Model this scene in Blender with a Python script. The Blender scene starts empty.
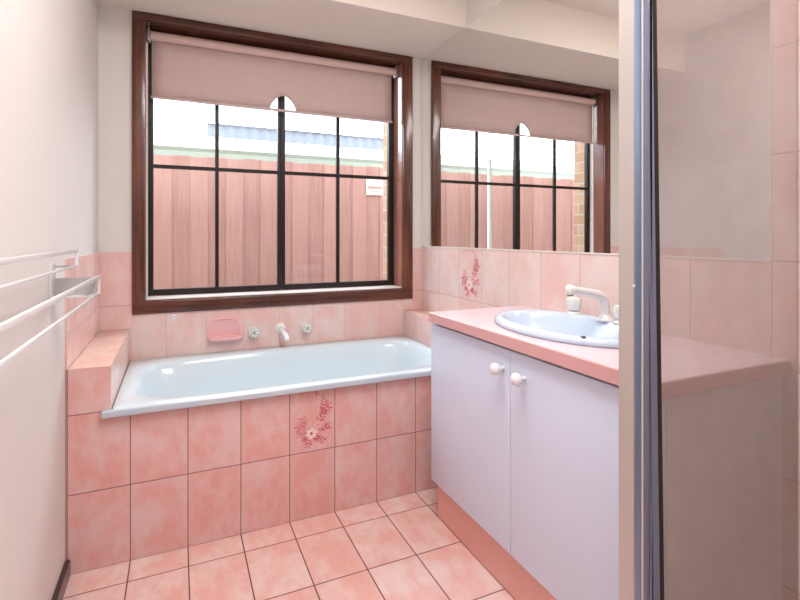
import bpy, bmesh, math, random
from math import sin, cos, pi, radians
from mathutils import Vector
R = random.Random(7)
S = bpy.context.scene
COL = S.collection

# ------------------------------------------------------------------ materials
def lin(r, g, b):
    f = lambda c: (c/255/12.92) if c/255 <= .04045 else ((c/255+.055)/1.055)**2.4
    return (f(r), f(g), f(b), 1)

def new_mat(name):
    m = bpy.data.materials.new(name); m.use_nodes = True
    nt = m.node_tree; nt.nodes.clear()
    out = nt.nodes.new('ShaderNodeOutputMaterial')
    return m, nt, out

class N:
    """tiny helper round a node tree"""
    def __init__(s, nt): s.nt = nt
    def node(s, t, **k):
        n = s.nt.nodes.new(t)
        for a, v in k.items(): setattr(n, a, v)
        return n
    def link(s, a, b): s.nt.links.new(a, b)
    def put(s, sock, v):
        if hasattr(v, 'is_linked') or hasattr(v, 'links'): s.link(v, sock)
        else: sock.default_value = v
    def math(s, op, a, b=0.0, c=0.0):
        n = s.node('ShaderNodeMath', operation=op)
        for i, v in enumerate((a, b, c)): s.put(n.inputs[i], v)
        return n.outputs[0]
    def mix(s, fac, a, b):
        n = s.node('ShaderNodeMix', data_type='RGBA')
        s.put(n.inputs[0], fac); s.put(n.inputs[6], a); s.put(n.inputs[7], b)
        return n.outputs[2]
    def smooth(s, v, lo, hi, t0=0.0, t1=1.0):
        n = s.node('ShaderNodeMapRange', interpolation_type='SMOOTHSTEP')
        s.put(n.inputs[0], v)
        for i, x in enumerate((lo, hi, t0, t1), 1): n.inputs[i].default_value = x
        return n.outputs[0]
    def noise(s, vec, scale, detail=2.0, rough=.5, stretch=(1, 1, 1)):
        mp = s.node('ShaderNodeMapping'); mp.inputs['Scale'].default_value = stretch
        s.link(vec, mp.inputs['Vector'])
        n = s.node('ShaderNodeTexNoise'); n.inputs['Scale'].default_value = scale
        n.inputs['Detail'].default_value = detail; n.inputs['Roughness'].default_value = rough
        s.link(mp.outputs[0], n.inputs['Vector'])
        return n.outputs['Fac']
    def bsdf(s, out, color, rough, metal=0.0, spec=.5, coat=0.0):
        b = s.node('ShaderNodeBsdfPrincipled')
        s.put(b.inputs['Base Color'], color); s.put(b.inputs['Roughness'], rough)
        b.inputs['Metallic'].default_value = metal
        b.inputs['Specular IOR Level'].default_value = spec
        b.inputs['Coat Weight'].default_value = coat
        b.inputs['Coat Roughness'].default_value = .05
        s.link(b.outputs[0], out.inputs[0])
        return b
    def bump(s, b, h, strength=.3, dist=.002):
        n = s.node('ShaderNodeBump'); n.inputs['Strength'].default_value = strength
        n.inputs['Distance'].default_value = dist
        s.link(h, n.inputs['Height']); s.link(n.outputs[0], b.inputs['Normal'])

def plain(name, col, rough=.4, metal=0.0, spec=.5, var=.06, scale=6.0, coat=0.0, bump=0.0, stretch=(1, 1, 1)):
    m, nt, out = new_mat(name); n = N(nt)
    tc = n.node('ShaderNodeTexCoord')
    f = n.noise(tc.outputs['Object'], scale, 3, .55, stretch)
    a = tuple(c*(1-var) for c in col[:3])+(1,); b_ = tuple(min(1, c*(1+var)) for c in col[:3])+(1,)
    b = n.bsdf(out, n.mix(f, a, b_), rough, metal, spec, coat)
    if bump: n.bump(b, n.noise(tc.outputs['Object'], scale*30, 2), bump, .001)
    return m

def tile_mat(name, w, h, deep, pale, grout, edge=.45, gw=.0016):
    m, nt, out = new_mat(name); n = N(nt)
    uv = n.node('ShaderNodeUVMap', uv_map='UVMap')
    sp = n.node('ShaderNodeSeparateXYZ'); n.link(uv.outputs[0], sp.inputs[0])
    U, V = sp.outputs[0], sp.outputs[1]
    def cell(c, size):
        q = n.math('DIVIDE', c, size)
        i = n.math('FLOOR', q); f = n.math('SUBTRACT', q, i)
        d = n.math('MULTIPLY', n.math('MINIMUM', f, n.math('SUBTRACT', 1.0, f)), size)
        return i, d
    iu, du = cell(U, w); iv, dv = cell(V, h)
    cb = n.node('ShaderNodeCombineXYZ'); n.link(iu, cb.inputs[0]); n.link(iv, cb.inputs[1])
    wn = n.node('ShaderNodeTexWhiteNoise', noise_dimensions='3D'); n.link(cb.outputs[0], wn.inputs['Vector'])
    rnd = wn.outputs['Value']
    off = n.node('ShaderNodeVectorMath', operation='SCALE'); n.link(wn.outputs['Color'], off.inputs[0]); off.inputs['Scale'].default_value = 9.0
    ad = n.node('ShaderNodeVectorMath', operation='ADD'); n.link(uv.outputs[0], ad.inputs[0]); n.link(off.outputs[0], ad.inputs[1])
    cloud = n.noise(ad.outputs[0], 9.0, 3, .6, (1, .7, 1))
    fine = n.noise(ad.outputs[0], 34.0, 3, .6, (1, .45, 1))
    f = n.math('ADD', n.math('MULTIPLY', cloud, .75), n.math('MULTIPLY', fine, .25))
    f = n.math('ADD', f, n.math('MULTIPLY', n.math('SUBTRACT', rnd, .5), .10))
    f = n.smooth(f, .36, .66)
    ec = n.smooth(n.math('ADD', du, n.math('MULTIPLY', n.math('SUBTRACT', fine, .5), .03)), .0, .035, edge, 0.0)
    f = n.math('MAXIMUM', f, ec)
    col = n.mix(f, deep, pale)
    d = n.math('MINIMUM', du, dv)
    g = n.smooth(d, gw*.7, gw*1.3)
    col = n.mix(g, grout, col)
    b = n.bsdf(out, col, n.mix(g, (.8, .8, .8, 1), (.17, .17, .17, 1)), 0, .5)
    n.bump(b, n.smooth(d, 0, .004), .35, .0012)
    return m

def wood_mat(name, a, b_, rough=.22, axis=2, coat=.3):
    m, nt, out = new_mat(name); n = N(nt)
    tc = n.node('ShaderNodeTexCoord')
    st = [22, 22, 22]; st[axis] = 1.2
    f = n.noise(tc.outputs['Object'], 2.2, 5, .65, tuple(st))
    f2 = n.noise(tc.outputs['Object'], 1.6, 2, .5)
    f = n.smooth(n.math('ADD', n.math('MULTIPLY', f, .7), n.math('MULTIPLY', f2, .3)), .34, .66)
    b = n.bsdf(out, n.mix(f, a, b_), rough, 0, .5, coat)
    if coat: n.bump(b, f, .12, .001)
    return m

def glass_mat(name, tint, haze, haze_col, ior=1.5, rough=0.0):
    m, nt, out = new_mat(name); n = N(nt)
    tr = n.node('ShaderNodeBsdfTransparent'); tr.inputs[0].default_value = tint
    df = n.node('ShaderNodeBsdfDiffuse'); df.inputs[0].default_value = haze_col
    tc = n.node('ShaderNodeTexCoord')
    hz = n.smooth(n.noise(tc.outputs['Object'], 3.0, 4, .6), .3, .7, haze*.75, haze*1.25)
    m1 = n.node('ShaderNodeMixShader'); n.link(hz, m1.inputs[0]); n.link(tr.outputs[0], m1.inputs[1]); n.link(df.outputs[0], m1.inputs[2])
    gl = n.node('ShaderNodeBsdfGlossy'); gl.inputs['Roughness'].default_value = rough
    fr = n.node('ShaderNodeFresnel'); ge = n.node('ShaderNodeNewGeometry')
    n.link(n.math('ADD', ior, n.math('MULTIPLY', ge.outputs['Backfacing'], 1/ior-ior)), fr.inputs['IOR'])
    m2 = n.node('ShaderNodeMixShader'); n.link(fr.outputs[0], m2.inputs[0]); n.link(m1.outputs[0], m2.inputs[1]); n.link(gl.outputs[0], m2.inputs[2])
    n.link(m2.outputs[0], out.inputs[0])
    return m

def vcol_mat(name, rough=.25):
    m, nt, out = new_mat(name); n = N(nt)
    vc = n.node('ShaderNodeVertexColor', layer_name='Col')
    n.bsdf(out, vc.outputs[0], rough)
    return m

DEEP, PALE, GROUT = lin(221, 164, 157), lin(222, 191, 188), lin(140, 92, 86)
M = {}
M['tile_front'] = tile_mat('pink tile surround', .1955, .2818, DEEP, PALE, lin(125, 88, 84))
M['tile_floor'] = tile_mat('pink tile floor', .1955, .2835, lin(224, 172, 162), lin(228, 202, 196), lin(105, 62, 58), .2, .0022)
M['tile_wall'] = tile_mat('pink tile wall', .1955, .2818, lin(224, 182, 174), lin(226, 203, 198), lin(206, 164, 157))
M['tile_right'] = tile_mat('pink tile right wall', .229, .2834, lin(224, 190, 183), lin(226, 206, 201), lin(190, 150, 145))
M['tile_ledge'] = tile_mat('pink tile ledge', 9.0, .2818, lin(228, 184, 168), lin(230, 203, 191), lin(190, 130, 118))
M['tile_plain'] = tile_mat('pink tile narrow strip', 9.0, .2818, lin(224, 180, 174), lin(226, 198, 193), lin(190, 130, 125))
M['grout'] = plain('grey pink grout', lin(186, 150, 146), .8)
M['plaster'] = plain('cream plaster', lin(217, 211, 207), .75, var=.02, scale=2.5, bump=.05)
M['plaster_ceiling'] = plain('ceiling plaster', lin(230, 221, 212), .85, var=.02, scale=2)
M['wood'] = wood_mat('varnished dark timber', lin(60, 27, 16), lin(114, 57, 34), .25, 2, .35)
M['wood_h'] = wood_mat('varnished dark timber lengthwise', lin(50, 23, 15), lin(102, 50, 31), .25, 0, .35)
M['lining_sheen'] = wood_mat('varnished reveal lining', lin(118, 74, 60), lin(150, 102, 86), .15, 2, .6)  # brown lightened to paint in the reflection on the varnish
M['wood_base'] = wood_mat('dark timber skirting', lin(34, 17, 13), lin(62, 32, 24), .3, 1, .2)
M['sash'] = plain('dark bronze aluminium', lin(30, 22, 20), .4, .0, .35)
M['track_sheen'] = plain('pale anodised track', lin(232, 224, 218), .3)
M['glass'] = glass_mat('window glass', (.97, .985, .98, 1), .01, (.8, .8, .8, 1))
M['shower_glass'] = glass_mat('soap filmed shower glass', (.86, .85, .85, 1), .25, lin(204, 199, 200), 1.35)
M['blind'] = plain('pink blind cloth', lin(200, 176, 171), .85, var=.05, scale=30, bump=.2, stretch=(1, 1, .2))
M['blind_roll'] = plain('pink blind cloth on roll', lin(213, 185, 178), .8, var=.03, scale=20)
M['steel'] = plain('grey bracket metal', lin(150, 146, 144), .35, .6)
M['rail'] = plain('white enamelled rail', lin(226, 229, 232), .2, .1, .6)
M['rail_plate'] = plain('grey bracket plate', lin(172, 170, 168), .4)
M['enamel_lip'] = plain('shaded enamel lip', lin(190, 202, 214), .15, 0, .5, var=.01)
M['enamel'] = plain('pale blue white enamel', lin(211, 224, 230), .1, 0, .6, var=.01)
M['china'] = plain('pale blue white china', lin(200, 213, 231), .16, 0, .6, var=.01)
M['laminate'] = plain('white laminate', lin(211, 219, 239), .35, var=.012, scale=2)
M['laminate_side'] = plain('grey white laminate', lin(226, 224, 226), .4, var=.02, scale=2)
M['counter'] = plain('pink laminate worktop', lin(221, 199, 203), .2, var=.02, scale=4)
M['counter_edge'] = plain('pink laminate edge', lin(214, 166, 166), .3, var=.03, scale=4)
M['plinth'] = plain('salmon pink plinth', lin(228, 170, 160), .35, var=.06, scale=5)
M['knob'] = plain('cream knob', lin(234, 235, 238), .18, var=.02)
M['tap'] = plain('cream enamelled tap', lin(226, 222, 219), .2, var=.02)
M['tap_clear'] = plain('clouded acrylic', lin(224, 225, 220), .12, 0, .7, var=.1, scale=40)
M['tap_mark'] = plain('grey green tap mark', lin(160, 162, 146), .3)
M['dark'] = plain('dark hole', lin(30, 26, 26), .5)
M['soap'] = plain('pink ceramic', lin(232, 178, 178), .1, var=.03)
M['mirror'] = plain('mirror silver', (.9, .9, .89, 1), 0.0, 1.0, var=0.0)
M['mirror_edge'] = plain('mirror edge', lin(228, 222, 212), .25)
M['chrome'] = plain('satin chrome', lin(134, 156, 184), .28, .95, var=.05)
M['jamb_sheen'] = plain('pale anodised jamb', lin(196, 188, 184), .4, .35, var=.03)  # pale tone paints the wall reflection on the post's room side
M['seal'] = plain('black rubber seal', lin(14, 13, 15), .6)
M['motif'] = vcol_mat('printed flowers')
M['paling'] = wood_mat('weathered pink paling', lin(164, 122, 112), lin(176, 136, 127), .8, 2, 0)
M['paling2'] = wood_mat('darker weathered paling', lin(154, 113, 104), lin(170, 130, 121), .8, 2, 0)
M['sign'] = plain('white sign', lin(205, 200, 198), .5)
M['sign_red'] = plain('sign red print', lin(214, 120, 118), .5)
M['sign_grey'] = plain('sign grey print', lin(170, 160, 160), .5)
M['gutter'] = plain('pale green white gutter', lin(116, 123, 110), .4)
M['fascia'] = plain('pale greenish fascia', lin(170, 178, 170), .6)  # even pale greenish tone, also on the house wall
M['roof'] = plain('pale metal roof', lin(126, 131, 142), .5)
M['roof_dark'] = plain('blue grey metal sheet', lin(104, 110, 120), .5)
M['white_post'] = plain('white painted post', lin(240, 240, 236), .4)
M['ground'] = plain('concrete path', lin(150, 142, 134), .9, var=.15)
def brick_mat():
    m, nt, out = new_mat('cream brick'); n = N(nt)
    uv = n.node('ShaderNodeUVMap', uv_map='UVMap')
    br = n.node('ShaderNodeTexBrick'); n.link(uv.outputs[0], br.inputs['Vector'])
    br.inputs['Scale'].default_value = 1; br.inputs['Brick Width'].default_value = .23; br.inputs['Row Height'].default_value = .086
    br.inputs['Mortar Size'].default_value = .006
    br.inputs['Color1'].default_value = lin(190, 158, 128); br.inputs['Color2'].default_value = lin(172, 132, 102); br.inputs['Mortar'].default_value = lin(180, 170, 158)
    n.bsdf(out, br.outputs['Color'], .85)
    return m
M['brick'] = brick_mat()

# ------------------------------------------------------------------ mesh helpers
class MB:
    def __init__(s): s.bm = bmesh.new()
    def box(s, x0, x1, y0, y1, z0, z1, bev=0.0, seg=2):
        r = bmesh.ops.create_cube(s.bm, size=1)
        for v in r['verts']:
            v.co = Vector(((x0+x1)/2+v.co.x*(x1-x0), (y0+y1)/2+v.co.y*(y1-y0), (z0+z1)/2+v.co.z*(z1-z0)))
        if bev:
            es = {e for v in r['verts'] for e in v.link_edges}
            bmesh.ops.bevel(s.bm, geom=list(es), offset=bev, segments=seg, affect='EDGES', profile=.6)
        return s
    def loft(s, rings, cap0=True, cap1=True, closed=True):
        vs = [[s.bm.verts.new(p) for p in r] for r in rings]
        n = len(rings[0])
        for a, b in zip(vs, vs[1:]):
            for i in range(n if closed else n-1):
                j = (i+1) % n
                s.bm.faces.new((a[i], a[j], b[j], b[i]))
        if cap0: s.bm.faces.new(list(reversed(vs[0])))
        if cap1: s.bm.faces.new(vs[-1])
        return s
    def lathe(s, prof, org, axis=(0, 0, 1), n=24, lobes=0, amp=0.0, cap0=True, cap1=True):
        ax = Vector(axis).normalized()
        e1 = ax.orthogonal().normalized(); e2 = ax.cross(e1); o = Vector(org)
        rings = []
        for r, h in prof:
            ring = []
            for i in range(n):
                t = 2*pi*i/n
                rr = max(r, 1e-5)*(1+amp*cos(lobes*t) if lobes else 1)
                ring.append(o+ax*h+(e1*cos(t)+e2*sin(t))*rr)
            rings.append(ring)
        return s.loft(rings, cap0, cap1)
    def tube(s, pts, rad, n=14):
        pts = [Vector(p) for p in pts]
        rads = rad if isinstance(rad, (list, tuple)) else [rad]*len(pts)
        rings = []; e1 = None
        for k, p in enumerate(pts):
            t = (pts[min(k+1, len(pts)-1)]-pts[max(k-1, 0)]).normalized()
            e1 = t.orthogonal().normalized() if e1 is None else (e1-t*e1.dot(t)).normalized()
            e2 = t.cross(e1)
            rings.append([p+(e1*cos(2*pi*i/n)+e2*sin(2*pi*i/n))*rads[k] for i in range(n)])
        return s.loft(rings)
    def prism(s, poly, axis, a, b):
        """poly of 2-D points pushed along an axis from a to b"""
        def P(q, h):
            return {'X': (h, q[0], q[1]), 'Y': (q[0], h, q[1]), 'Z': (q[0], q[1], h)}[axis]
        return s.loft([[P(q, a) for q in poly], [P(q, b) for q in poly]])
    def build(s, name, mat, parent=None, uvo=(0, 0, 0), smooth=False, angle=35, bev=0):
        bm = s.bm
        bmesh.ops.recalc_face_normals(bm, faces=bm.faces[:])
        uvl = bm.loops.layers.uv.new('UVMap')
        for f in bm.faces:
            f.normal_update(); nx, ny, nz = (abs(c) for c in f.normal)
            for l in f.loops:
                x, y, z = l.vert.co.x-uvo[0], l.vert.co.y-uvo[1], l.vert.co.z-uvo[2]
                l[uvl].uv = (y, z) if nx >= ny and nx >= nz else ((x, z) if ny >= nz else (x, y))
        xs = [v.co for v in bm.verts]
        if parent is None:
            lo = Vector((min(v.x for v in xs), min(v.y for v in xs), min(v.z for v in xs)))
            hi = Vector((max(v.x for v in xs), max(v.y for v in xs), max(v.z for v in xs)))
            loc = Vector(((lo.x+hi.x)/2, (lo.y+hi.y)/2, lo.z)); sub = loc
        else:
            loc = Vector((0, 0, 0)); sub = origin(parent)
            if parent.type == 'MESH': pass
        for v in bm.verts: v.co -= sub
        me = bpy.data.meshes.new(name); bm.to_mesh(me); bm.free()
        if smooth:
            for p in me.polygons: p.use_smooth = True
            me.set_sharp_from_angle(angle=radians(angle))
        me.materials.append(mat)
        o = bpy.data.objects.new(name, me); COL.objects.link(o)
        o.location = loc
        if parent: o.parent = parent
        return o

def origin(o):
    v = Vector(o.location); p = o.parent
    while p: v += Vector(p.location); p = p.parent
    return v

def tag(o, label, cat, group=None):
    o['label'] = label; o['category'] = cat
    if group: o['group'] = group
    return o
def struct(o): o['kind'] = 'structure'; return o
def thing(name, loc, label, cat, group=None):
    o = bpy.data.objects.new(name, None); COL.objects.link(o)
    o.empty_display_size = .05; o.location = loc
    return tag(o, label, cat, group)
def box(name, dims, mat, parent=None, bev=0.0, uvo=(0, 0, 0), smooth=False):
    return MB().box(*dims, bev=bev).build(name, mat, parent, uvo, smooth or bev > 0, 50)
def copy_tree(o, loc):
    r = o.copy(); COL.objects.link(r); r.location = loc
    for ch in list(o.children):
        c = ch.copy(); COL.objects.link(c); c.parent = r
        for g in list(ch.children):
            d = g.copy(); COL.objects.link(d); d.parent = c
    return r

# ------------------------------------------------------------------ key planes (metres)
XL, X1 = -.3552, 1.4474            # tiled left face / tile and mirror face on the right
Y1, Y2 = 2.0619, 2.8536            # face of the bath surround / window wall
WX0, WX1, WZ0, WZ1 = -.213, 1.3763, .797, 2.3514      # outside of the window casing
IX0, IX1, IZ0, IZ1 = -.155, 1.311, .862, 2.312        # opening
XH, XR, ZH = -.2222, 1.317, .7263  # tiled ledges beside the bath
ZT = 1.117; ZS = 2.3515; ZC = 2.61; YB = 2.325
ZM = 1.1336; YM = .787
YREAR = -1.3

# ------------------------------------------------------------------ room shell
struct(box('floor', (-.5, 1.6, YREAR-.1, 3.03, -.1, 0), M['tile_floor'], uvo=(XL, Y1-.1215, 0)))
w = MB(); w.box(-.5, -.362, YREAR-.1, 3.03, 0, ZC)
wl = struct(w.build('wall_left', M['plaster']))
box('tile_cladding', (-.362, XL, Y1, Y2-.007, ZH, ZT), M['tile_wall'], wl, uvo=(0, Y1, 0))
box('grout_joint', (-.362, -.3552, Y1+.002, Y1+.012, 0, ZH), M['grout'], wl)
YP = Y2+.0035                       # plaster face of the window wall
w = MB()
w.box(-.362, IX0, YP, 3.03, 0, ZC); w.box(IX1, 1.4554, YP, 3.03, 0, ZC)
w.box(IX0, IX1, YP, 3.03, 0, IZ0); w.box(IX0, IX1, YP, 3.03, IZ1, ZC)
wb = struct(w.build('wall_back', M['plaster']))
box('tile_cladding', (WX0, WX1, Y2-.003, YP, .3, WZ0+.01), M['tile_wall'], wb, uvo=(-.056, 0, 0))
box('tile_cladding', (-.362, WX0, Y2-.003, YP, ZH-.2, ZT), M['tile_plain'], wb, uvo=(-2, 0, 0))
box('tile_cladding', (WX1, 1.4554, Y2-.003, YP, ZH-.2, ZT), M['tile_plain'], wb, uvo=(-2, 0, 0))
wr = struct(box('wall_right', (1.4554, 1.6, YREAR-.1, 3.03, 0, ZC), M['plaster']))
box('tile_cladding', (X1, 1.4554, YM, Y2-.003, 0, ZM-.004), M['tile_right'], wr, uvo=(0, YM-.001, 0))
box('tile_cladding', (X1, 1.4554, YREAR, YM, 0, ZC), M['tile_right'], wr, uvo=(0, YM-.001, 0))
struct(box('wall_rear', (-.5, 1.6, YREAR-.1, YREAR, 0, ZC), M['plaster']))
w = MB(); w.box(-.6, 1.7, YREAR-.2, 3.03, ZC, ZC+.12); w.box(-.362, 1.4554, YB, YP, ZS+.001, ZC)
struct(w.build('ceiling', M['plaster_ceiling']))
struct(MB().box(-.362, -.345, YREAR, Y1-.001, 0, .058, bev=.004).build('baseboard_left', M['wood_base'], smooth=True))

# ------------------------------------------------------------------ window
win = bpy.data.objects.new('window_1', None); COL.objects.link(win); win.location = (.58, Y2, WZ0); struct(win)
CY0 = Y2-.014
c = MB()
c.box(WX0, WX1, CY0, YP, IZ1, WZ1-.001, bev=.004)
c.box(WX0, WX1, CY0, YP, WZ0, IZ0, bev=.004)
c.build('window_head_and_sill_trim', M['wood_h'], win, smooth=True)
c = MB()
c.box(WX0, IX0, CY0+.0004, YP, IZ0-.002, IZ1+.002, bev=.003); c.box(IX1, WX1, CY0+.0004, YP, IZ0-.002, IZ1+.002, bev=.003)
c.build('window_side_trim', M['wood'], win, smooth=True)
c = MB(); T = .012
c.box(IX0-.002, IX0+T*.3, YP-.002, 3.03, IZ0, IZ1); c.box(IX1-T*.3, IX1+.002, YP-.002, 3.03, IZ0, IZ1)
c.build('window_lining', M['lining_sheen'], win)
c = MB(); c.box(IX0, IX1, YP-.002, 3.03, IZ0-.002, IZ0+.004); c.box(IX0, IX1, YP-.002, 3.03, IZ1-.004, IZ1+.002)
c.build('window_lining', M['wood_h'], win)
c = MB(); c.box(IX0+.0045, IX1-.0045, YP+.004, 2.992, IZ0+.003, IZ0+.010, bev=.002)  # sill strip: its sky reflection painted as a pale colour
c.box(IX0+.0036, IX0+.008, 2.955, 2.992, IZ0+.01, 2.29)
c.build('window_track_sheen', M['track_sheen'], win, smooth=True)
GY = 3.006
for x0, x1, mx in ((-.150, .570, .205), (.570, 1.314, .926)):
    f = MB(); z0, z1 = .873, 2.308; st = .029 if x0 < 0 else .022; en = .022 if x0 < 0 else .041
    f.box(x0, x0+st, 2.990, 3.024, z0, z1, bev=.003); f.box(x1-en, x1, 2.990, 3.024, z0, z1, bev=.003)
    f.box(x0+st-.002, x1-en+.002, 2.991, 3.023, z0, z0+.034, bev=.003); f.box(x0+st-.002, x1-en+.002, 2.991, 3.023, z1-.04, z1, bev=.003)
    s = f.build('sash', M['sash'], win, smooth=True)
    box('glazing_bar', (mx-.010, mx+.010, 2.998, 3.016, z0+.03, z1-.03), M['sash'], s)
    box('glazing_bar', (x0+st-.002, x1-en+.002, 2.9985, 3.0155, 1.572, 1.592), M['sash'], s)
    box('glass_pane', (x0+st-.004, x1-en+.004, GY-.002, GY+.002, z0+.03, z1-.036), M['glass'], s)
f = MB(); f.box(.554, .563, 2.978, 2.991, .93, 1.03, bev=.003); f.box(.551, .567, 2.985, 2.992, .95, 1.0, bev=.003)
f.build('window_catch', M['sash'], win, smooth=True)

# ------------------------------------------------------------------ roller blind
bl = thing('roller_blind', (.57, 2.895, 1.925), 'pink cloth roller blind drawn partly down over the window, with an arched pull hole', 'blind')
MB().tube([(-.131, 2.935, 2.2685), (1.290, 2.935, 2.2685)], .0245, 24).build('roller', M['blind_roll'], bl, smooth=True)
FY = 2.945
arch = []                                   # outline of the arched cut-out
for i in range(17):
    q = -1+2*i/16
    arch.append((.570+.0765*q, 1.949+.082*max(0, 1-abs(q)**1.7)**.75))
fab = MB(); xs = [-.127+(.4935+.127)*i/10 for i in range(10)]+[p[0] for p in arch]+[.6465+(1.271-.6465)*i/10 for i in range(1, 11)]
zs = [1.949]*10+[p[1] for p in arch]+[1.949]*10
rows = []
for k, fr in enumerate((0, .25, .5, .75, 1)):
    rows.append([(x, FY+.0015*sin(x*17+fr*2)*(1-fr), z+(2.268-z)*fr) for x, z in zip(xs, zs)])
fab.loft(rows, False, False, closed=False)
fo = fab.build('blind_cloth', M['blind'], bl, smooth=True)
sm = fo.modifiers.new('thickness', 'SOLIDIFY'); sm.thickness = .0012
MB().box(-.131, 1.277, FY-.006, FY+.004, 1.937, 1.951, bev=.003).build('bottom_bar', M['blind'], bl, smooth=True)
for x in (-.149, 1.291):
    b = MB(); b.box(x, x+.014, 2.915, 2.965, 2.236, 2.307, bev=.002); b.lathe([(.012, 0), (.012, .003)], (x-.002 if x > 0 else x+.014, 2.935, 2.2685), (1, 0, 0))
    b.build('roller_bracket', M['steel'], bl, smooth=True)

# ------------------------------------------------------------------ bath surround
sur = thing('bath_surround', (.5, 2.4, 0), 'pink mottled tile surround with side ledges boxing in the bathtub', 'bath surround')
p = MB(); p.prism([(-.3550, .001), (X1-.0015, .001), (X1-.0015, ZH), (XR, ZH), (XR, .545), (XH, .545), (XH, ZH), (-.3550, ZH)], 'Y', Y1, Y1+.014)
front = p.build('front_panel', M['tile_front'], sur, uvo=(XL, 0, 0))
box('ledge_side', (XH-.014, XH, Y1+.014, Y2-.004, .4, ZH-.004), M['tile_ledge'], sur, uvo=(0, Y1, -1))
box('ledge_side', (XR, XR+.014, Y1+.014, Y2-.004, .4, ZH-.004), M['tile_wall'], sur, uvo=(0, Y1, 0))
box('ledge_top', (-.354, XH, Y1+.0006, Y2-.004, ZH-.004, ZH+.0015), M['tile_ledge'], sur, uvo=(-2, Y1, 0), bev=.001)
box('ledge_top', (XR, X1-.001, Y1+.0006, Y2-.004, ZH-.004, ZH+.0015), M['tile_ledge'], sur, uvo=(-2, Y1, 0), bev=.001)

def floral(parent, to3, seed):
    """printed spray of flowers: flat petals and leaves in tile coordinates (0..1, 0..1.44)"""
    r = random.Random(seed); bm = bmesh.new(); cl = bm.loops.layers.float_color.new('Col')
    count = [0]
    def blob(cx, cy, rx, ry, ang, col, n=8, lift=0):
        vs = []; count[0] += 1; lift = lift+count[0]*.02
        for i in range(n):
            t = 2*pi*i/n; x, y = rx*cos(t), ry*sin(t)
            vs.append(bm.verts.new(to3(cx+x*cos(ang)-y*sin(ang), cy+x*sin(ang)+y*cos(ang), lift)))
        f = bm.faces.new(vs)
        for l in f.loops: l[cl] = col
    RED, ROSE, PINK, CREAM = lin(196, 96, 106), lin(210, 128, 132), lin(214, 148, 150), lin(236, 212, 210)
    def flower(cx, cy, rad, c1, c2):
        for k in range(6):
            a = 2*pi*k/6+.3
            blob(cx+rad*.6*cos(a), cy+rad*.6*sin(a), rad*.5, rad*.38, a, c1, 8, 2+k % 2)
        blob(cx, cy, rad*.28, rad*.28, 0, c2, 8, 4)
    def spray(x0, y0, ang, length, n, size, cols):
        for k in range(n):
            t = (k+.4)/n*length
            for sgn in (-1, 1):
                a = ang+sgn*(.7+r.random()*.4)
                blob(x0+t*cos(ang)+size*cos(a), y0+t*sin(ang)+size*sin(a), size, size*.36, a, r.choice(cols), 6, r.choice((0, 1)))
        bm_line(x0, y0, ang, length)
    def bm_line(x0, y0, ang, length):
        blob(x0+length/2*cos(ang), y0+length/2*sin(ang), length/2, .006, ang, ROSE, 6, 0)
    spray(.62, .66, .95, .42, 5, .06, (RED, ROSE))
    spray(.72, .80, 1.45, .34, 5, .055, (RED, RED, ROSE))
    spray(.40, .46, 2.5, .30, 4, .060, (ROSE, PINK))
    spray(.40, .40, 3.0, .26, 3, .055, (ROSE, PINK, RED))
    spray(.50, .34, -.5, .30, 4, .055, (RED, ROSE))
    spray(.45, .30, -1.9, .2, 3, .05, (RED, ROSE))
    spray(.60, .50, .15, .28, 4, .055, (RED, ROSE, PINK))
    spray(.34, .58, 1.9, .26, 3, .05, (ROSE, PINK))
    for k in range(26):
        t = k/25
        blob(.62+.24*sin(1.2+t*2.2)+(r.random()-.5)*.16, .95+.45*t, .017+.012*r.random(), .013, r.random()*3, r.choice((RED, ROSE, PINK)), 6, 1)
    for k in range(14): blob(.18+.5*r.random(), 1.33+.06*r.random(), .02, .012, r.random()*3, r.choice((ROSE, PINK)), 6, 1)
    for k in range(16): blob(.14+.3*r.random(), .38+.36*r.random(), .02, .013, r.random()*3, r.choice((RED, ROSE)), 6, 1)
    flower(.47, .42, .125, CREAM, RED); flower(.62, .60, .095, lin(230, 178, 176), ROSE); flower(.33, .31, .07, ROSE, RED)
    flower(.60, .30, .06, RED, CREAM)
    me = bpy.data.meshes.new('floral_motif'); sub = origin(parent)
    for v in bm.verts: v.co -= sub
    bm.to_mesh(me); bm.free(); me.materials.append(M['motif'])
    o = bpy.data.objects.new('floral_motif', me); COL.objects.link(o); o.parent = parent
    o['label'] = 'printed spray of rose pink flowers on one tile'
fx0 = XL+4*.1955
floral(front, lambda u, v, l: Vector((fx0+u*.1955, Y1-.0004-.00012*l, .2818+v*.1955*.93)), 3)
floral(wr, lambda u, v, l: Vector((X1-.0004-.00012*l, YM+7*.229-.001-u*.229, .850+v*.229*.86)), 5)

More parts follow.
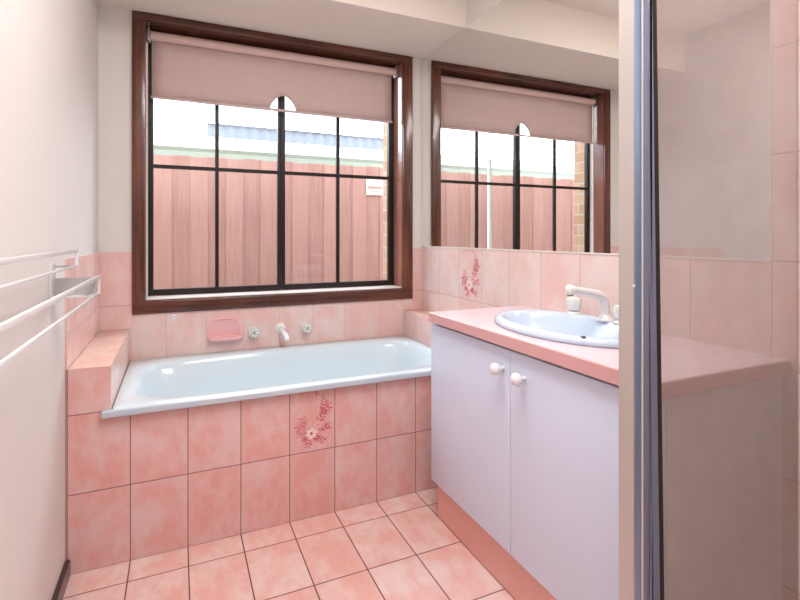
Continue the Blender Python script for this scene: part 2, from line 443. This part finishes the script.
# ------------------------------------------------------------------ bathtub
def sup(cx, cy, a, b, n, z, N_=72):
    out = []
    for i in range(N_):
        t = 2*pi*i/N_; c_, s_ = cos(t), sin(t)
        out.append(Vector((cx+a*math.copysign(abs(c_)**(2/n), c_), cy+b*math.copysign(abs(s_)**(2/n), s_), z)))
    return out
def rect_ring(x0, x1, y0, y1, z, N_=72, n=40):
    return sup((x0+x1)/2, (y0+y1)/2, (x1-x0)/2, (y1-y0)/2, n, z, N_)
tub = thing('bathtub', (.55, 2.42, .2), 'pale blue white enamel bathtub set into the pink tile surround under the window', 'bathtub')
t = MB(); TX0, TX1, TY0, TY1 = XH+.002, XR-.002, 2.036, Y2-.005
rings = [rect_ring(TX0+.002, TX1-.002, Y1-.0225, TY1-.002, .5465), rect_ring(TX0, TX1, TY0, TY1, .552), rect_ring(TX0, TX1, TY0, TY1, .564), rect_ring(TX0+.006, TX1-.006, TY0+.006, TY1-.006, .571)]
icx, icy, ia, ib = .553, 2.425, .722, .335
for a, b, n, z, dx in ((ia, ib, 5, .571, 0), (ia-.010, ib-.010, 5, .566, 0), (ia-.022, ib-.020, 4.6, .54, 0), (ia-.05, ib-.035, 4.2, .45, .006), (ia-.085, ib-.055, 4, .33, .014), (ia-.13, ib-.085, 3.6, .245, .02), (ia-.2, ib-.13, 3.2, .215, .02), (.3, .12, 2.6, .21, .02), (.02, .02, 2, .208, .02)):
    rings.append(sup(icx+dx, icy, a, b, n, z))
t.loft(rings, False, True)
t.build('tub_shell', M['enamel'], tub, smooth=True, angle=50)
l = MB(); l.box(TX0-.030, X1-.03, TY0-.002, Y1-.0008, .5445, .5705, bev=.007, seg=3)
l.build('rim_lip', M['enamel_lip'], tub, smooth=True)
MB().lathe([(.028, 0), (.028, .003), (.02, .004)], (1.0, 2.425, .212)).build('drain', M['steel'], tub, smooth=True)

# ------------------------------------------------------------------ soap holder, bath taps, hook on the bath wall
YF = Y2-.003
sh = thing('soap_holder', (.2365, YF, .631), 'glossy pink ceramic soap holder with an arched niche on the wall above the bath', 'soap holder')
def arch_poly(x0, x1, z0, z1, r, n=8):
    pts = [(x0, z0), (x1, z0)]
    pts += [(x1-r+r*sin(pi/2-pi/2*i/n), z1-r+r*cos(pi/2-pi/2*i/n)) for i in range(n+1)]
    pts += [(x0+r-r*sin(pi/2*i/n), z1-r+r*cos(pi/2*i/n)) for i in range(n+1)]
    return pts
o_ = arch_poly(.146, .327, .636, .756, .065); i_ = arch_poly(.158, .315, .648, .746, .056); i2 = arch_poly(.17, .303, .654, .736, .048)
ring = MB()
ring.loft([[Vector((x, YF, z)) for x, z in o_], [Vector((x, YF-.007, z)) for x, z in o_], [Vector((x, YF-.009, z)) for x, z in i_], [Vector((x, YF-.0015, z)) for x, z in i2]], False, True)
ring.build('niche', M['soap'], sh, smooth=True)
tray = MB()
prof = [(-.0905, 0), (.0905, 0)]+[(.0905*cos(a)**.5, -.042*sin(a)**.7) for a in [pi/2*k/8 for k in range(1, 8)]]+[(0, -.042)]+[(-.0905*cos(a)**.5, -.042*sin(a)**.7) for a in [pi/2*k/8 for k in range(7, 0, -1)]]
tray.loft([[Vector((.2365+x*s_, YF-.001+y*s_, z)) for x, y in prof] for s_, z in ((.94, .631), (1, .636), (1, .648), (.97, .651), (.9, .647))])
tray.build('tray', M['soap'], sh, smooth=True)

def bath_tap(x, z, label):
    g = thing('bath_tap', (x, YF, z), label, 'tap', 'taps on the bath wall')
    MB().lathe([(.030, 0), (.030, .004), (.022, .010), (.016, .018)], (x, YF, z), (0, -1, 0)).build('flange', M['tap'], g, smooth=True)
    MB().lathe([(.014, .016), (.026, .022), (.029, .030), (.027, .044), (.02, .050)], (x, YF, z), (0, -1, 0), 48, 6, .09).build('handle', M['tap_clear'], g, smooth=True)
    MB().lathe([(.011, .049), (.0105, .052), (.004, .053)], (x, YF, z), (0, -1, 0)).build('cap', M['tap_mark'], g, smooth=True)
    m = MB()
    for k in range(6):
        a = pi/3*k+pi/6
        m.lathe([(.0042, .0475), (.004, .0505)], (x+.0185*cos(a), YF, z+.0185*sin(a)), (0, -1, 0), 8)
    m.build('grip_marks', M['tap_mark'], g, smooth=True)
    return g
bath_tap(.385, .664, 'round cream bath tap beside the pink soap holder')
bath_tap(.683, .666, 'round cream bath tap on the far side of the bath spout from the soap holder')
sp = thing('bath_spout', (.535, YF, .672), 'cream bath spout on the tiled wall between the two round bath taps', 'spout')
MB().lathe([(.030, 0), (.030, .005), (.024, .011), (.015, .014)], (.535, YF, .672), (0, -1, 0)).build('flange', M['tap_clear'], sp, smooth=True)
MB().tube([(.535, YF-.01, .672), (.537, YF-.05, .667), (.542, YF-.095, .656), (.546, YF-.125, .642), (.548, YF-.138, .628)], [.0125, .0125, .0135, .0145, .0125], 18).build('nozzle', M['knob'], sp, smooth=True)
hk = thing('wall_ornament', (-.018, YF, .760), 'tiny white diamond shaped ornament stuck on the tile under the window frame', 'ornament')
d = MB(); d.prism([(-.018, .757), (-.003, .774), (-.018, .791), (-.033, .774)], 'Y', YF, YF-.004); d.build('plate', M['knob'], hk)
MB().prism([(-.018, .767), (-.011, .774), (-.018, .781), (-.025, .774)], 'Y', YF-.004, YF-.005).build('centre', M['soap'], hk)

# ------------------------------------------------------------------ towel rail
tr = thing('towel_rail', (-.362, 1.4, 1.0), 'double tier white towel rail mounted on the plain cream wall', 'towel rail')
YE = 1.897
def tier(x, z0, z1, y0, name):
    b = MB()
    b.box(x-.0045, x+.0045, y0-.14, YE, z1-.0062, z1+.0062, bev=.003)
    b.box(x-.0035, x+.0035, y0-.14, YE, z0-.0035, z0+.0035, bev=.002)
    b.box(x-.0045, x+.0045, YE-.008, YE+.001, z0-.0035, z1+.0052, bev=.002)
    b.build(name, M['rail'], tr, smooth=True)
tier(-.300, 1.1035, 1.152, .925, 'upper_rail'); tier(-.238, 1.011, 1.064, .925, 'lower_rail')
for y in (1.862, .84):
    b = MB(); b.box(-.362, -.243, y-.003, y+.003, 1.008, 1.066); b.box(-.362, -.303, y-.004, y+.004, 1.100, 1.106)
    br = b.build('bracket', M['rail_plate'], tr)
    b = MB(); b.box(-.362, -.357, y-.04, y+.03, .998, 1.112, bev=.002); b.box(-.357, -.243, y-.045, y-.003, 1.006, 1.011); b.box(-.357, -.243, y-.003, y+.02, 1.006, 1.010)
    b.build('wall_plate', M['rail'], br, smooth=True)

# ------------------------------------------------------------------ vanity
YN, YFAR, YS = .742, 1.8352, 1.3033
van = thing('vanity_cabinet', (1.2, 1.3, 0), 'white laminate vanity cupboard with two doors on a salmon plinth beside the bath', 'cabinet')
ca = MB(); ca.box(1.003, X1-.002, YN+.018, YN+.034, .168, .8385); ca.box(1.003, X1-.002, 1.830, 1.846, .168, .8385)
ca.box(1.003, X1-.002, YN+.034, 1.830, .168, .184); ca.box(X1-.008, X1-.002, YN+.034, 1.830, .184, .8385); ca.box(1.003, 1.010, YN+.034, 1.830, .80, .8385)
ca.build('carcass', M['laminate_side'], van)
box('plinth', (1.0131, X1-.001, YN+.02, 1.8425, 0, .168), M['plinth'], van)
for y0, y1, ky, kz in ((YS+.0012, 1.849, 1.3415, .762), (YN+.018, YS-.0012, 1.231, .757)):
    dr = MB().box(.983, 1.0015, y0, y1, .165, .827, bev=.0012).build('door', M['laminate'], van, smooth=True)
    MB().lathe([(.007, 0), (.0065, .010), (.009, .016), (.017, .022), (.0205, .031), (.019, .040), (.013, .046), (.004, .048)], (.983, ky, kz), (-1, 0, 0), 28).build('knob', M['knob'], dr, smooth=True)

ct = thing('countertop', (1.2, 1.3, .835), 'pink laminate worktop on the white vanity cupboard', 'worktop')
SX, SY, SA, SB = 1.222, 1.300, .206, .318        # basin outline
N_ = 72
def ell(a, b, z, cx=SX, cy=SY): return [Vector((cx+a*cos(2*pi*i/N_), cy+b*sin(2*pi*i/N_), z)) for i in range(N_)]
def on_rect(x0, x1, y0, y1, z):
    """points of the worktop outline, walked round with the basin hole"""
    cx, cy = SX, SY; out = []
    for i in range(N_):
        t = 2*pi*i/N_; c_, s_ = cos(t), sin(t)
        k = min(((x1-cx)/c_ if c_ > 1e-9 else (x0-cx)/c_ if c_ < -1e-9 else 1e9), ((y1-cy)/s_ if s_ > 1e-9 else (y0-cy)/s_ if s_ < -1e-9 else 1e9))
        out.append(Vector((cx+k*c_, cy+k*s_, z)))
    for (qx, qy) in ((x0, y0), (x1, y0), (x0, y1), (x1, y1)):     # snap the nearest point to each corner
        j = min(range(N_), key=lambda q: (out[q].x-qx)**2+(out[q].y-qy)**2); out[j] = Vector((qx, qy, z))
    return out
cx0, cx1, cy0, cy1 = .9635, X1-.001, YN, YFAR
b = MB(); h = (.185, .295)
b.loft([ell(*h, .8395), ell(*h, .8793), on_rect(cx0+.003, cx1, cy0+.003, cy1-.003, .8793)], False, False)
b.loft([ell(*h, .8395), on_rect(cx0+.002, cx1, cy0+.002, cy1-.002, .8395)], False, False)
b.build('top', M['counter'], ct)
b = MB()
b.loft([on_rect(cx0+.002, cx1, cy0+.002, cy1-.002, .8395), on_rect(cx0, cx1, cy0, cy1, .841), on_rect(cx0, cx1, cy0, cy1, .8765), on_rect(cx0+.003, cx1, cy0+.003, cy1-.003, .8793)], False, False)
b.build('edge_band', M['counter_edge'], ct, smooth=True)

ws = thing('wash_basin', (SX, SY, .8793), 'oval pale blue white china basin set in the pink worktop', 'basin')
b = MB(); Z0 = .8797
ic = SX-.022
b.loft([ell(SA-.03, SB-.03, Z0), ell(SA-.004, SB-.004, Z0), ell(SA, SB, Z0+.006), ell(SA-.003, SB-.003, Z0+.016), ell(SA-.012, SB-.012, Z0+.0235), ell(SA-.022, SB-.022, Z0+.0245),
        ell(.159, .264, Z0+.0235, ic), ell(.153, .258, Z0+.018, ic), ell(.145, .249, Z0-.005, ic), ell(.120, .215, Z0-.06, ic), ell(.09, .165, Z0-.105, ic), ell(.045, .07, Z0-.122, ic), ell(.004, .004, Z0-.125, ic)], False, True)
b.build('bowl', M['china'], ws, smooth=True, angle=60)
b = MB(); b.lathe([(.024, 0), (.024, .004), (.015, .005)], (ic, SY, Z0-.126)); b.build('drain', M['steel'], ws, smooth=True)
b = MB(); b.lathe([(.0075, 0), (.0075, .0012)], (1.083, 1.089, Z0+.0238), (0, 0, 1), 16); b.build('overflow_hole', M['dark'], ws)

ZT2 = Z0+.0245
bs = thing('basin_spout', (1.367, 1.272, ZT2), 'cream swan neck spout on the back rim of the oval basin', 'spout')
MB().lathe([(.030, 0), (.030, .005), (.021, .013), (.016, .022)], (1.367, 1.272, ZT2-.001), n=28).build('base', M['tap'], bs, smooth=True)
pts = [(1.367, 1.272, ZT2+.016), (1.367, 1.272, ZT2+.046), (1.364, 1.272, ZT2+.066), (1.352, 1.272, ZT2+.083), (1.330, 1.272, ZT2+.093), (1.29, 1.272, ZT2+.101), (1.24, 1.272, ZT2+.110), (1.208, 1.272, ZT2+.115)]
MB().tube(pts, [.0165, .0145, .0145, .0145, .0145, .0135, .013, .013], 18).build('neck', M['tap'], bs, smooth=True)
MB().lathe([(.009, -.019), (.0135, -.016), (.0165, -.006), (.0165, .004), (.012, .012), (.006, .0155), (.002, .0165)], (1.206, 1.272, ZT2+.115), (0, 0, 1), 20).build('nozzle', M['tap'], bs, smooth=True)
MB().lathe([(.0095, 0), (.0095, .003)], (1.206, 1.272, ZT2+.0935), (0, 0, 1), 16).build('aerator', M['dark'], bs)
def basin_tap(x, y, label):
    g = thing('basin_tap', (x, y, ZT2), label, 'tap', 'taps on the basin rim')
    MB().lathe([(.029, 0), (.029, .005), (.018, .009), (.012, .013)], (x, y, ZT2-.001), n=28).build('base', M['tap'], g, smooth=True)
    MB().lathe([(.012, .011), (.021, .016), (.0245, .030), (.0275, .048), (.025, .058), (.017, .062)], (x, y, ZT2), (0, 0, 1), 48, 8, .07).build('handle', M['tap_clear'], g, smooth=True)
    MB().lathe([(.012, .061), (.011, .065), (.003, .066)], (x, y, ZT2), (0, 0, 1), 20).build('cap', M['tap'], g, smooth=True)
basin_tap(1.372, 1.428, 'fluted acrylic basin tap nearest the bath, left of the spout')
basin_tap(1.372, 1.205, 'fluted acrylic basin tap half hidden behind the shower screen post')

# ------------------------------------------------------------------ mirror
mi = thing('wall_mirror', (X1, 1.8, ZM), 'large frameless mirror on the wall above the vanity worktop, reflecting the window', 'mirror')
box('mirror_glass', (X1, 1.4552, YM+.001, Y2-.004, ZM+.002, ZS-.001), M['mirror'], mi)
b = MB(); b.box(X1-.003, 1.4552, YM+.001, Y2-.004, ZM-.0035, ZM+.002); b.box(X1-.001, 1.4552, YM-.001, YM+.002, ZM, ZS)
b.build('edge_strip', M['mirror_edge'], mi)

# ------------------------------------------------------------------ shower screen
sc = thing('shower_screen', (1.15, .73, 0), 'hazy glass shower screen with a chrome corner post at the end of the vanity', 'shower screen')
PZ1 = 2.02
b = MB(); b.prism([(.846, .7165), (.8475, .7150), (.8475, .752), (.846, .752)], 'Z', 0, PZ1)
b.prism([(.8475, .7275), (.90, .7275), (.90, .752), (.8475, .752)], 'Z', 0, PZ1)
b.build('jamb_sheen', M['jamb_sheen'], sc)
prof = [(.8475, .7275), (.8475, .715)]
prof += [(.8475+.0205*(1-cos(pi*k/10))/1, .715-.010*sin(pi*k/10)) for k in range(1, 10)]
prof += [(.889, .715), (.891, .7205), (.894, .7205), (.8955, .7165), (.902, .7165), (.9035, .7205), (.906, .7275)]
b = MB(); b.prism(prof, 'Z', 0, PZ1); b.build('post', M['chrome'], sc, smooth=True)
box('post_highlight', (.8585, .8612, .7045, .709, 0, PZ1), M['rail'], sc)  # pale strip painted in as the highlight along the post
def lean(x, z): return x-(z-1.065)*.0185                      # the stile leans a little
def leaner(xa, xb, ya, yb, z0, z1, name, mat, bow=0, parent=None):
    m = MB(); prof = [(xa, ya), (xb, ya), (xb, yb), (xa, yb)]
    m.loft([[Vector((lean(x, z), y, z)) for x, y in prof] for z in (z0, z1)])
    return m.build(name, mat, parent or sc)
leaner(.8935, .9000, .7155, .727, .03, PZ1, 'stile', M['chrome'])
leaner(.9000, .9150, .7165, .727, .03, PZ1, 'stile', M['chrome'])
leaner(.9150, .9265, .7160, .738, .03, PZ1, 'seal', M['seal'])
m = MB(); m.loft([[Vector((lean(.9255, z), .724, z)), Vector((X1-.001, .724, z)), Vector((X1-.001, .730, z)), Vector((lean(.9255, z), .730, z))] for z in (.04, PZ1-.02)])
m.build('glass_panel', M['shower_glass'], sc)
box('bottom_rail', (.905, X1-.001, .714, .738, 0, .045), M['chrome'], sc, bev=.003)
box('top_rail', (.85, X1-.001, .714, .738, PZ1-.02, PZ1+.015), M['chrome'], sc, bev=.003)
MB().lathe([(.0035, 0), (.003, .0018), (.001, .0025)], (.8485, .7155, 1.098), (-.5, -1, 0), 12).build('screw', M['knob'], sc, smooth=True)

# ------------------------------------------------------------------ outside
GZ = -.35
struct(box('floor_outside', (-9, 12, 3.15, 16, GZ-.2, GZ), M['ground']))
w = MB(); BX0, BX1 = -.137, 1.297
w.box(-2.2, BX0, 3.032, 3.15, GZ, 2.75); w.box(BX1, 3.2, 3.032, 3.15, GZ, 2.75); w.box(BX0, BX1, 3.032, 3.15, GZ, .84); w.box(BX0, BX1, 3.032, 3.15, 2.33, 2.75)
struct(w.build('wall_outside', M['brick']))
fn = thing('paling_fence', (.5, 4.2, GZ), 'weathered pinkish timber paling fence outside the window', 'fence')
x = -2.3; k = 0
while x < 3.6:
    wd = .128+.012*R.random(); zt = 1.828+(.004 if k % 2 else -.004)+.008*(R.random()-.5)
    yo = 4.2+(.006 if k % 2 else 0)
    xa, xb = (x-.012, x+wd+.012) if k % 2 else (x, x+wd-.003)
    box('paling', (xa, xb, yo, yo+(.015 if k % 2 == 0 else .0149), GZ+.03, zt), M['paling2'] if k % 2 else M['paling'], fn)
    x += wd; k += 1
for z in (.2, 1.45): box('rail', (-2.3, 3.6, 4.233, 4.275, z, z+.09), M['paling2'], fn)
for xp in (-2.1, .4, 2.9): box('post', (xp, xp+.1, 4.277, 4.37, GZ, 1.7), M['paling2'], fn)
sg = thing('fence_sign', (1.645, 4.2, 1.573), 'small white printed sign fixed near the top of the paling fence', 'sign')
box('plate', (1.562, 1.729, 4.194, 4.1985, 1.573, 1.722), M['sign'], sg)
box('red_band', (1.580, 1.712, 4.1925, 4.1942, 1.633, 1.652), M['sign_red'], sg)
b = MB(); b.box(1.58, 1.64, 4.1925, 4.1942, 1.697, 1.704); b.box(1.58, 1.70, 4.1925, 4.1942, 1.668, 1.673); b.box(1.58, 1.69, 4.1925, 4.1942, 1.606, 1.611)
b.build('small_print', M['sign_grey'], sg)
tag(MB().box(.610, .636, 3.270, 3.296, GZ, 1.81, bev=.004).build('white_post', M['white_post'], smooth=True), 'thin white post standing between the window and the fence, seen in the mirror', 'post')
nh = thing('neighbouring_house', (2, 7, GZ), 'neighbouring house with a pale gutter and metal roof rising behind the fence', 'house')
HX0, HX1 = -3.2, 9.0
box('wall', (HX0+.3, HX1-.3, 6.5, 12, GZ, 2.1), M['fascia'], nh)
g = MB(); g.prism([(6.0, 2.085), (6.12, 2.085), (6.12, 2.19), (6.0, 2.205), (5.985, 2.19), (6.0, 2.15)], 'X', HX0, HX1); g.build('gutter', M['gutter'], nh)
box('fascia', (HX0, HX1, 6.125, 6.15, 2.03, 2.2), M['fascia'], nh)
def corr(name, x0, x1, ya, za, yb, zb, mat, amp=.018, per=.15):
    m = MB(); n = int((x1-x0)/per*4); r1, r2 = [], []
    for i in range(n+1):
        x_ = x0+(x1-x0)*i/n; dz = amp*(1 if (i//2) % 2 else -1)
        r1.append(Vector((x_, ya, za+dz))); r2.append(Vector((x_, yb, zb+dz)))
    m.loft([r1, r2], False, False, closed=False); return m.build(name, mat, nh)
corr('lower_roof', HX0, HX1, 6.03, 2.215, 7.29, 2.575, M['roof'], .006)
w2 = MB(); n = int((9-.37)/.08)
r1 = [Vector((.37+.08*i, 7.3+(.03 if i % 2 else 0), 2.58)) for i in range(n)]; r2 = [v+Vector((0, 0, .19)) for v in r1]
w2.loft([r1, r2], False, False, closed=False); w2.build('clerestory', M['roof_dark'], nh)
corr('upper_roof', .3, HX1, 7.26, 2.765, 9.6, 3.66, M['roof'], .004, .2)

# ------------------------------------------------------------------ light
wd = bpy.data.worlds.new('World'); S.world = wd; wd.use_nodes = True
nt = wd.node_tree; bg = nt.nodes['Background']
tc = nt.nodes.new('ShaderNodeTexCoord'); sx = nt.nodes.new('ShaderNodeSeparateXYZ'); nt.links.new(tc.outputs['Generated'], sx.inputs[0])
rp = nt.nodes.new('ShaderNodeValToRGB'); nt.links.new(sx.outputs[2], rp.inputs[0])
rp.color_ramp.elements[0].color = (.9, .95, 1, 1); rp.color_ramp.elements[1].color = (.72, .84, 1, 1)
nt.links.new(rp.outputs[0], bg.inputs[0]); bg.inputs[1].default_value = 5.0
def area(name, loc, rot, sx_, sy_, energy, col=(1, 1, 1), portal=False):
    l = bpy.data.lights.new(name, 'AREA'); l.shape = 'RECTANGLE'; l.size = sx_; l.size_y = sy_; l.energy = energy; l.color = col
    o = bpy.data.objects.new(name, l); COL.objects.link(o); o.location = loc; o.rotation_euler = rot
    if portal: l.cycles.is_portal = True
    return o
area('window_portal', (.58, 3.028, 1.59), (radians(-90), 0, 0), 1.45, 1.44, 1, portal=True)
area('ceiling_lamp', (.42, 1.15, ZC-.02), (0, 0, 0), .7, .7, 13, (1, .985, .97))
area('bounce_fill', (.3, -.5, 1.5), (radians(180), 0, 0), .8, .8, 13, (1, .985, .97))  # unseen fill added to brighten the ceiling and upper walls
area('rear_ceiling_fill', (.5, .53, ZC-.02), (0, 0, 0), .5, .5, 8, (.97, .98, 1))  # unseen fill added overhead, no fitting there
su = bpy.data.lights.new('sun', 'SUN'); su.energy = .6; su.angle = radians(12); su.color = (1, .96, .92)
so = bpy.data.objects.new('sun', su); COL.objects.link(so); so.location = (0, 0, 6); so.rotation_euler = (radians(42), 0, radians(12))

# ------------------------------------------------------------------ camera
cd = bpy.data.cameras.new('camera'); cam = bpy.data.objects.new('camera', cd); COL.objects.link(cam)
cam.location = (0, 0, 1.2); cam.rotation_euler = (radians(90), 0, -.4251)
cd.sensor_fit = 'HORIZONTAL'; cd.sensor_width = 36; cd.lens = 490.95/800*36
cd.shift_y = -(300-235.87)/800; cd.clip_start = .02
S.camera = cam
S.view_settings.view_transform = 'Standard'; S.view_settings.look = 'None'
S.view_settings.exposure = .78; S.view_settings.gamma = 1
